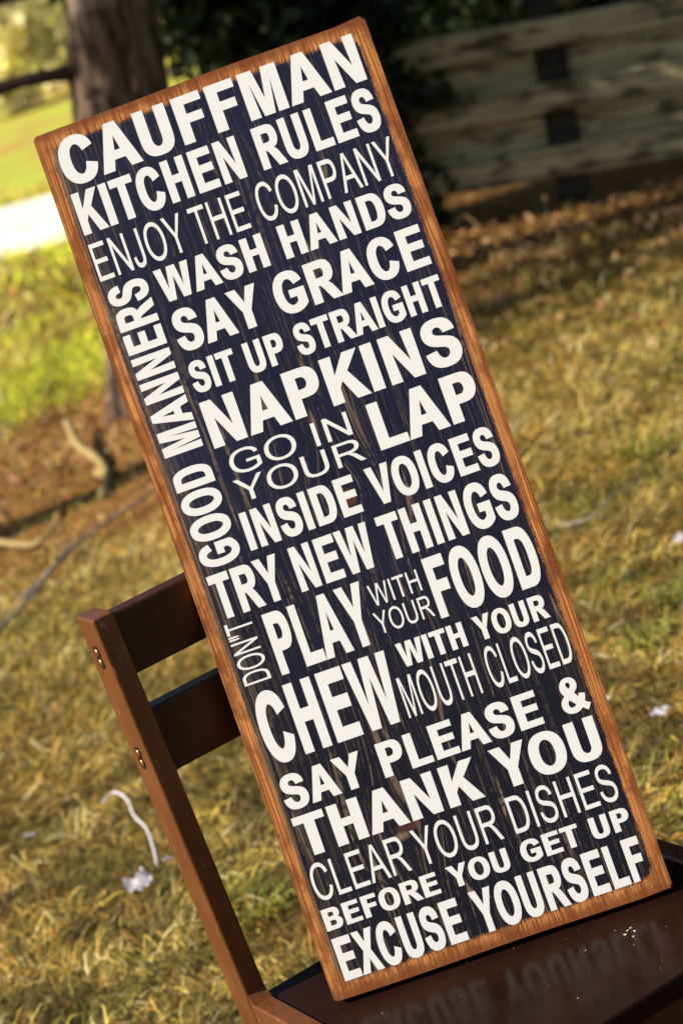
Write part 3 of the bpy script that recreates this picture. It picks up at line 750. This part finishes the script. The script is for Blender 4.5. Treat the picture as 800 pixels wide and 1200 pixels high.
THIN = {
 'A': (1366, "M -3,0 560,1466 769,1466 1369,0 1148,0 977,444 364,444 203,0 M 420,602 917,602 764,1008 661,1305"),
 'C': (1479, "M 1204,514 1398,465 Q 1337,226 1178,100 Q 1020,-25 791,-25 Q 554,-25 405,71 Q 257,168 179,351 Q 102,534 102,744 Q 102,973 189,1143 Q 277,1314 438,1402 Q 600,1491 794,1491 Q 1014,1491 1164,1379 Q 1314,1267 1373,1064 1182,1019 Q 1131,1179 1034,1252 Q 937,1325 790,1325 Q 621,1325 507,1244 Q 394,1163 348,1026 Q 302,890 302,745 Q 302,558 356,418 Q 411,279 526,210 Q 641,141 775,141 Q 938,141 1051,235 Q 1164,329 1204,514"),
 'D': (1479, "M 158,0 158,1466 663,1466 Q 834,1466 924,1445 Q 1050,1416 1139,1340 Q 1255,1242 1312,1089 Q 1370,937 1370,741 Q 1370,574 1331,445 Q 1292,316 1231,231 Q 1170,147 1097,98 Q 1025,50 922,25 Q 820,0 687,0 M 352,173 665,173 Q 810,173 892,200 Q 975,227 1024,276 Q 1093,345 1131,461 Q 1170,578 1170,744 Q 1170,974 1094,1097 Q 1019,1221 911,1263 Q 833,1293 660,1293 352,1293"),
 'E': (1366, "M 162,0 162,1466 1222,1466 1222,1293 356,1293 356,844 1167,844 1167,672 356,672 356,173 1256,173 1256,0"),
 'G': (1593, "M 844,575 844,748 1465,748 1465,204 Q 1322,90 1170,32 Q 1018,-25 858,-25 Q 642,-25 465,67 Q 289,160 199,335 Q 109,510 109,726 Q 109,940 198,1125 Q 288,1311 456,1401 Q 624,1491 843,1491 Q 1002,1491 1130,1439 Q 1259,1388 1332,1296 Q 1405,1204 1443,1056 1268,1008 Q 1235,1120 1186,1184 Q 1137,1248 1046,1286 Q 955,1325 844,1325 Q 711,1325 614,1284 Q 517,1244 457,1178 Q 398,1112 365,1033 Q 309,897 309,738 Q 309,542 376,410 Q 444,278 573,214 Q 702,150 847,150 Q 973,150 1093,198 Q 1213,247 1275,302 1275,575"),
 'H': (1479, "M 164,0 164,1466 358,1466 358,864 1120,864 1120,1466 1314,1466 1314,0 1120,0 1120,691 358,691 358,0"),
 'I': (569, "M 191,0 191,1466 385,1466 385,0"),
 'J': (1024, "M 59,416 234,440 Q 241,272 297,210 Q 353,148 452,148 Q 525,148 578,181 Q 631,215 651,272 Q 671,330 671,456 671,1466 865,1466 865,467 Q 865,283 820,182 Q 776,81 679,28 Q 583,-25 453,-25 Q 260,-25 157,86 Q 55,197 59,416"),
 'L': (1139, "M 150,0 150,1466 344,1466 344,173 1066,173 1066,0"),
 'M': (1706, "M 152,0 152,1466 444,1466 847,262 1254,1466 1515,1466 1515,0 1328,0 1328,1227 902,0 727,0 339,1248 339,0"),
 'N': (1479, "M 156,0 156,1466 355,1466 1125,315 1125,1466 1311,1466 1311,0 1112,0 342,1152 342,0"),
 'O': (1593, "M 99,714 Q 99,1079 295,1285 Q 491,1492 801,1492 Q 1004,1492 1167,1395 Q 1330,1298 1415,1124 Q 1501,951 1501,731 Q 1501,508 1411,332 Q 1321,156 1156,65 Q 991,-25 800,-25 Q 593,-25 430,75 Q 267,175 183,348 Q 99,521 99,714 M 299,711 Q 299,446 441,293 Q 584,141 799,141 Q 1018,141 1159,295 Q 1301,449 1301,732 Q 1301,911 1240,1044 Q 1180,1178 1063,1251 Q 947,1325 802,1325 Q 596,1325 447,1183 Q 299,1042 299,711"),
 'P': (1366, "M 158,0 158,1466 711,1466 Q 857,1466 934,1452 Q 1042,1434 1115,1383 Q 1188,1333 1232,1242 Q 1277,1151 1277,1042 Q 1277,855 1158,725 Q 1039,596 728,596 352,596 352,0 M 352,769 731,769 Q 919,769 998,839 Q 1077,909 1077,1036 Q 1077,1128 1030,1193 Q 984,1259 908,1280 Q 859,1293 727,1293 352,1293"),
 'R': (1479, "M 161,0 161,1466 811,1466 Q 1007,1466 1109,1426 Q 1211,1387 1272,1287 Q 1333,1187 1333,1066 Q 1333,910 1232,803 Q 1131,696 920,667 Q 997,630 1037,594 Q 1122,516 1198,399 1453,0 1209,0 1015,305 Q 930,437 875,507 Q 820,577 776,605 Q 733,633 688,644 Q 655,651 580,651 355,651 355,0 M 355,819 772,819 Q 905,819 980,846 Q 1055,874 1094,934 Q 1133,995 1133,1066 Q 1133,1170 1057,1237 Q 982,1304 819,1304 355,1304"),
 'S': (1366, "M 92,471 275,487 Q 288,377 335,306 Q 383,236 483,192 Q 583,149 708,149 Q 819,149 904,182 Q 989,215 1030,272 Q 1072,330 1072,398 Q 1072,467 1032,518 Q 992,570 900,605 Q 841,628 639,676 Q 437,725 356,768 Q 251,823 199,904 Q 148,986 148,1087 Q 148,1198 211,1294 Q 274,1391 395,1441 Q 516,1491 664,1491 Q 827,1491 951,1438 Q 1076,1386 1143,1284 Q 1210,1182 1215,1053 1029,1039 Q 1014,1178 927,1249 Q 841,1320 672,1320 Q 496,1320 415,1255 Q 335,1191 335,1100 Q 335,1021 392,970 Q 448,919 684,865 Q 921,812 1009,772 Q 1137,713 1198,622 Q 1259,532 1259,414 Q 1259,297 1192,193 Q 1125,90 999,32 Q 874,-25 717,-25 Q 518,-25 383,33 Q 249,91 172,207 Q 96,324 92,471"),
 'T': (1251, "M 531,0 531,1293 48,1293 48,1466 1210,1466 1210,1293 725,1293 725,0"),
 'U': (1479, "M 161,1466 355,1466 355,620 Q 355,429 390,338 Q 426,248 512,199 Q 599,150 724,150 Q 938,150 1029,247 Q 1120,344 1120,620 1120,1466 1314,1466 1314,619 Q 1314,398 1264,268 Q 1214,138 1083,56 Q 953,-25 741,-25 Q 535,-25 404,46 Q 273,117 217,251 Q 161,386 161,619"),
 'W': (1933, "M 414,0 25,1466 224,1466 519,230 868,1466 1102,1466 1425,222 1713,1466 1908,1466 1506,0 1319,0 985,1215 611,0"),
 'Y': (1366, "M 571,0 571,621 6,1466 242,1466 680,776 1124,1466 1350,1466 765,621 765,0"),
 '"': (600, "M 130,900 100,1230 100,1466 280,1466 280,1230 250,900 M 380,900 350,1230 350,1466 530,1466 530,1230 500,900"),
}
VINYL = Mat("white_vinyl", .42, .4)
_x, _y, _z = VINYL.coord()
_n = VINYL.noise(VINYL.vec(_x * 3.0, _y, _z), 300.0, 3)
VINYL.color(VINYL.mix(_n.step(.3, .7), (.675, .69, .705), (.71, .725, .74))).bump(_n, .08, .0004)
FONTS = {'b': {k: (a, _p(s)) for k, (a, s) in BOLD.items()}, 'l': {k: (a, _p(s)) for k, (a, s) in THIN.items()}}
def embolden(con, hx, hy):
    """widen a glyph by hx / hy font units on every side, mitred"""
    out = []
    for i, c in enumerate(con):
        P = [Vector((x / hx, y / hy)) for x, y in c]; n = len(P)
        area = sum(P[k].x * P[(k + 1) % n].y - P[(k + 1) % n].x * P[k].y for k in range(n))
        sgn = (1 if area > 0 else -1) * (1 if i == 0 else -1)
        q = []
        for k in range(n):
            a = (P[k] - P[k - 1]).normalized(); b = (P[(k + 1) % n] - P[k]).normalized()
            na, nb = Vector((a.y, -a.x)) * sgn, Vector((b.y, -b.x)) * sgn
            m = na + nb
            m = na if m.length < 1e-4 else m.normalized()
            v = P[k] + m * min(1 / max(m.dot(na), .2), 2.6)
            q.append((v.x * hx, (v.y * hy + hy) * 1466 / (1466 + 2 * hy)))
        out.append(q)
    return out
for _k, (_a, _c) in list(FONTS['b'].items()):
    FONTS['b'][_k] = (_a + 122, [[(x + 61, y) for x, y in c] for c in embolden(_c, *((30, 16) if _k == '&' else (80, 20)))])
def word_contours(font, word):
    pen = 0; cs = []
    for ch in word:
        adv, con = FONTS[font][ch]
        cs += [[(x + pen, y) for x, y in c] for c in con]; pen += adv
    lo = min(x for c in cs for x, _ in c); hi = max(x for c in cs for x, _ in c)
    return [[((x - lo) / (hi - lo), y / 1466) for x, y in c] for c in cs]
def lettering(contours, label, thick=.00025):
    """contours in board metres -> one raised lettering mesh"""
    cu = bpy.data.curves.new("lettering_curve", 'CURVE'); cu.dimensions = '2D'; cu.fill_mode = 'BOTH'; cu.extrude = thick / 2
    for c in contours:
        sp = cu.splines.new('POLY'); sp.points.add(len(c) - 1)
        for p, (x, y) in zip(sp.points, c): p.co = (x, y, 0, 1)
        sp.use_cyclic_u = True
    tmp = bpy.data.objects.new("tmp", cu); COL.objects.link(tmp)
    bpy.context.view_layer.update()
    me = bpy.data.meshes.new_from_object(tmp.evaluated_get(bpy.context.evaluated_depsgraph_get()))
    bpy.data.objects.remove(tmp); bpy.data.curves.remove(cu)
    me.name = "lettering"; me.materials.clear()
    o = link_mesh("lettering", me, VINYL.m, sign); o.location = (0, 0, thick / 2 + .00005); o["label"] = label
    return o
LINES = [
 ('b', 321.4, 360.7, [('CAUFFMAN', -128.9, 128.7)]),
 ('b', 280.3, 315.6, [('KITCHEN', -129.2, 11.8), ('RULES', 25.9, 128.5)]),
 ('l', 240.5, 272.1, [('ENJOY', -129.3, -51.2), ('THE', -44.2, 1.2), ('COMPANY', 11.7, 129.7)]),
 ('b', 206.2, 234.1, [('WASH', -86.7, 5.8), ('HANDS', 19.4, 127.9)]),
 ('b', 163.6, 197.6, [('SAY', -86.2, -12.1), ('GRACE', -0.3, 128.2)]),
 ('b', 128.4, 154.1, [('SIT', -86.2, -47.2), ('UP', -38.6, -6.3), ('STRAIGHT', 3.6, 129.2)]),
 ('b', 81.6, 120.7, [('NAPKINS', -86.7, 128.3)]),
 ('b', 35.3, 74.3, [('LAP', 39.6, 128.2)]),
 ('l', 55.6, 74.8, [('GO', -79.5, -23.0), ('IN', -7.8, 22.9)]),
 ('l', 33.1, 52.0, [('YOUR', -82.0, 26.4)]),
 ('b', -5.9, 25.7, [('INSIDE', -86.2, 10.4), ('VOICES', 20.7, 128.3)]),
 ('b', -51.1, -14.0, [('TRY', -128.0, -68.9), ('NEW', -58.3, 8.0), ('THINGS', 16.0, 128.6)]),
 ('b', -108.9, -57.5, [('PLAY', -95.8, -12.5)]),
 ('l', -81.3, -63.7, [('WITH', -8.0, 33.8)]),
 ('l', -103.9, -86.1, [('YOUR', -11.0, 36.7)]),
 ('b', -108.0, -57.9, [('FOOD', 40.3, 128.9)]),
 ('b', -175.0, -116.5, [('CHEW', -127.4, -12.1)]),
 ('b', -135.3, -115.3, [('WITH', -2.1, 53.9), ('YOUR', 62.4, 123.3)]),
 ('l', -174.9, -141.4, [('MOUTH', -10.5, 52.3), ('CLOSED', 61.6, 130.0)]),
 ('b', -214.0, -185.7, [('SAY', -128.0, -58.4), ('PLEASE', -44.5, 90.4), ('&', 107.6, 130.6)]),
 ('b', -253.8, -220.1, [('THANK', -127.7, 26.3), ('YOU', 39.8, 127.6)]),
 ('l', -290.3, -260.3, [('CLEAR', -128.9, -48.6), ('YOUR', -41.0, 29.4), ('DISHES', 39.4, 127.3)]),
 ('b', -315.1, -297.3, [('BEFORE', -129.8, -32.4), ('YOU', -23.7, 27.1), ('GET', 37.5, 86.7), ('UP', 96.4, 128.6)]),
 ('b', -357.3, -322.0, [('EXCUSE', -129.3, -23.9), ('YOURSELF', -13.4, 128.8)]),
]
for font, y0, y1, ws in LINES:
    cs = []
    for w, a, b in ws:
        cs += [[((a + u * (b - a)) / 1000, (y0 + v * (y1 - y0)) / 1000) for u, v in c] for c in word_contours(font, w)]
    lettering(cs, "white %s lettering reading %s" % ("bold" if font == 'b' else "thin", " ".join(w for w, _, _ in ws)))
# lines that run up the board: (font, baseline x, cap x, [(word, y start, y end)])
for font, xb, xc, ws in (('b', -94.4, -127.4, [('GOOD', -9.0, 75.2), ('MANNERS', 87.5, 233.6)]), ('l', -104.5, -127.2, [('DON"T', -107.7, -55.6)])):
    cs = []
    for w, a, b in ws:
        cs += [[((xb + v * (xc - xb)) / 1000, (a + u * (b - a)) / 1000) for u, v in c] for c in word_contours(font, w)]
    lettering(cs, "white %s lettering running up the left edge" % ("bold" if font == 'b' else "thin"))

# ------------------------------------------------------------------ crumbs on the seat
def make_crumbs():
    r = np.random.default_rng(21); bm = bmesh.new(); inv = CHAIR.matrix_world.inverted()
    mwc = CHAIR.matrix_world
    spots = [(r.uniform(.03, .315), r.uniform(-.31, -.03), r.uniform(.0002, .0005)) for _ in range(34)]
    spots += [(.235 + r.normal() * .004, -.235 + r.normal() * .003, .0010) for _ in range(5)] + [(.30 + r.normal() * .004, -.14 + r.normal() * .003, .0009) for _ in range(4)]
    for sx, sy, s in spots:
        p = mwc @ Vector((sx, sy, SEAT_Z + s * .6))
        bmesh.ops.create_icosphere(bm, subdivisions=1, radius=s, matrix=Matrix.Translation(p) @ Matrix.Rotation(r.uniform(0, 6), 4, 'Z') @ Matrix.Diagonal((r.uniform(.7, 1.8), 1, .6, 1)))
    tag(link_mesh("crumbs", bm_mesh("crumbs", bm), stick_mat("crumb", (.45, .36, .24), (.6, .5, .38))), "pale crumbs and dust specks on the dark chair seat", kind="stuff")
make_crumbs()
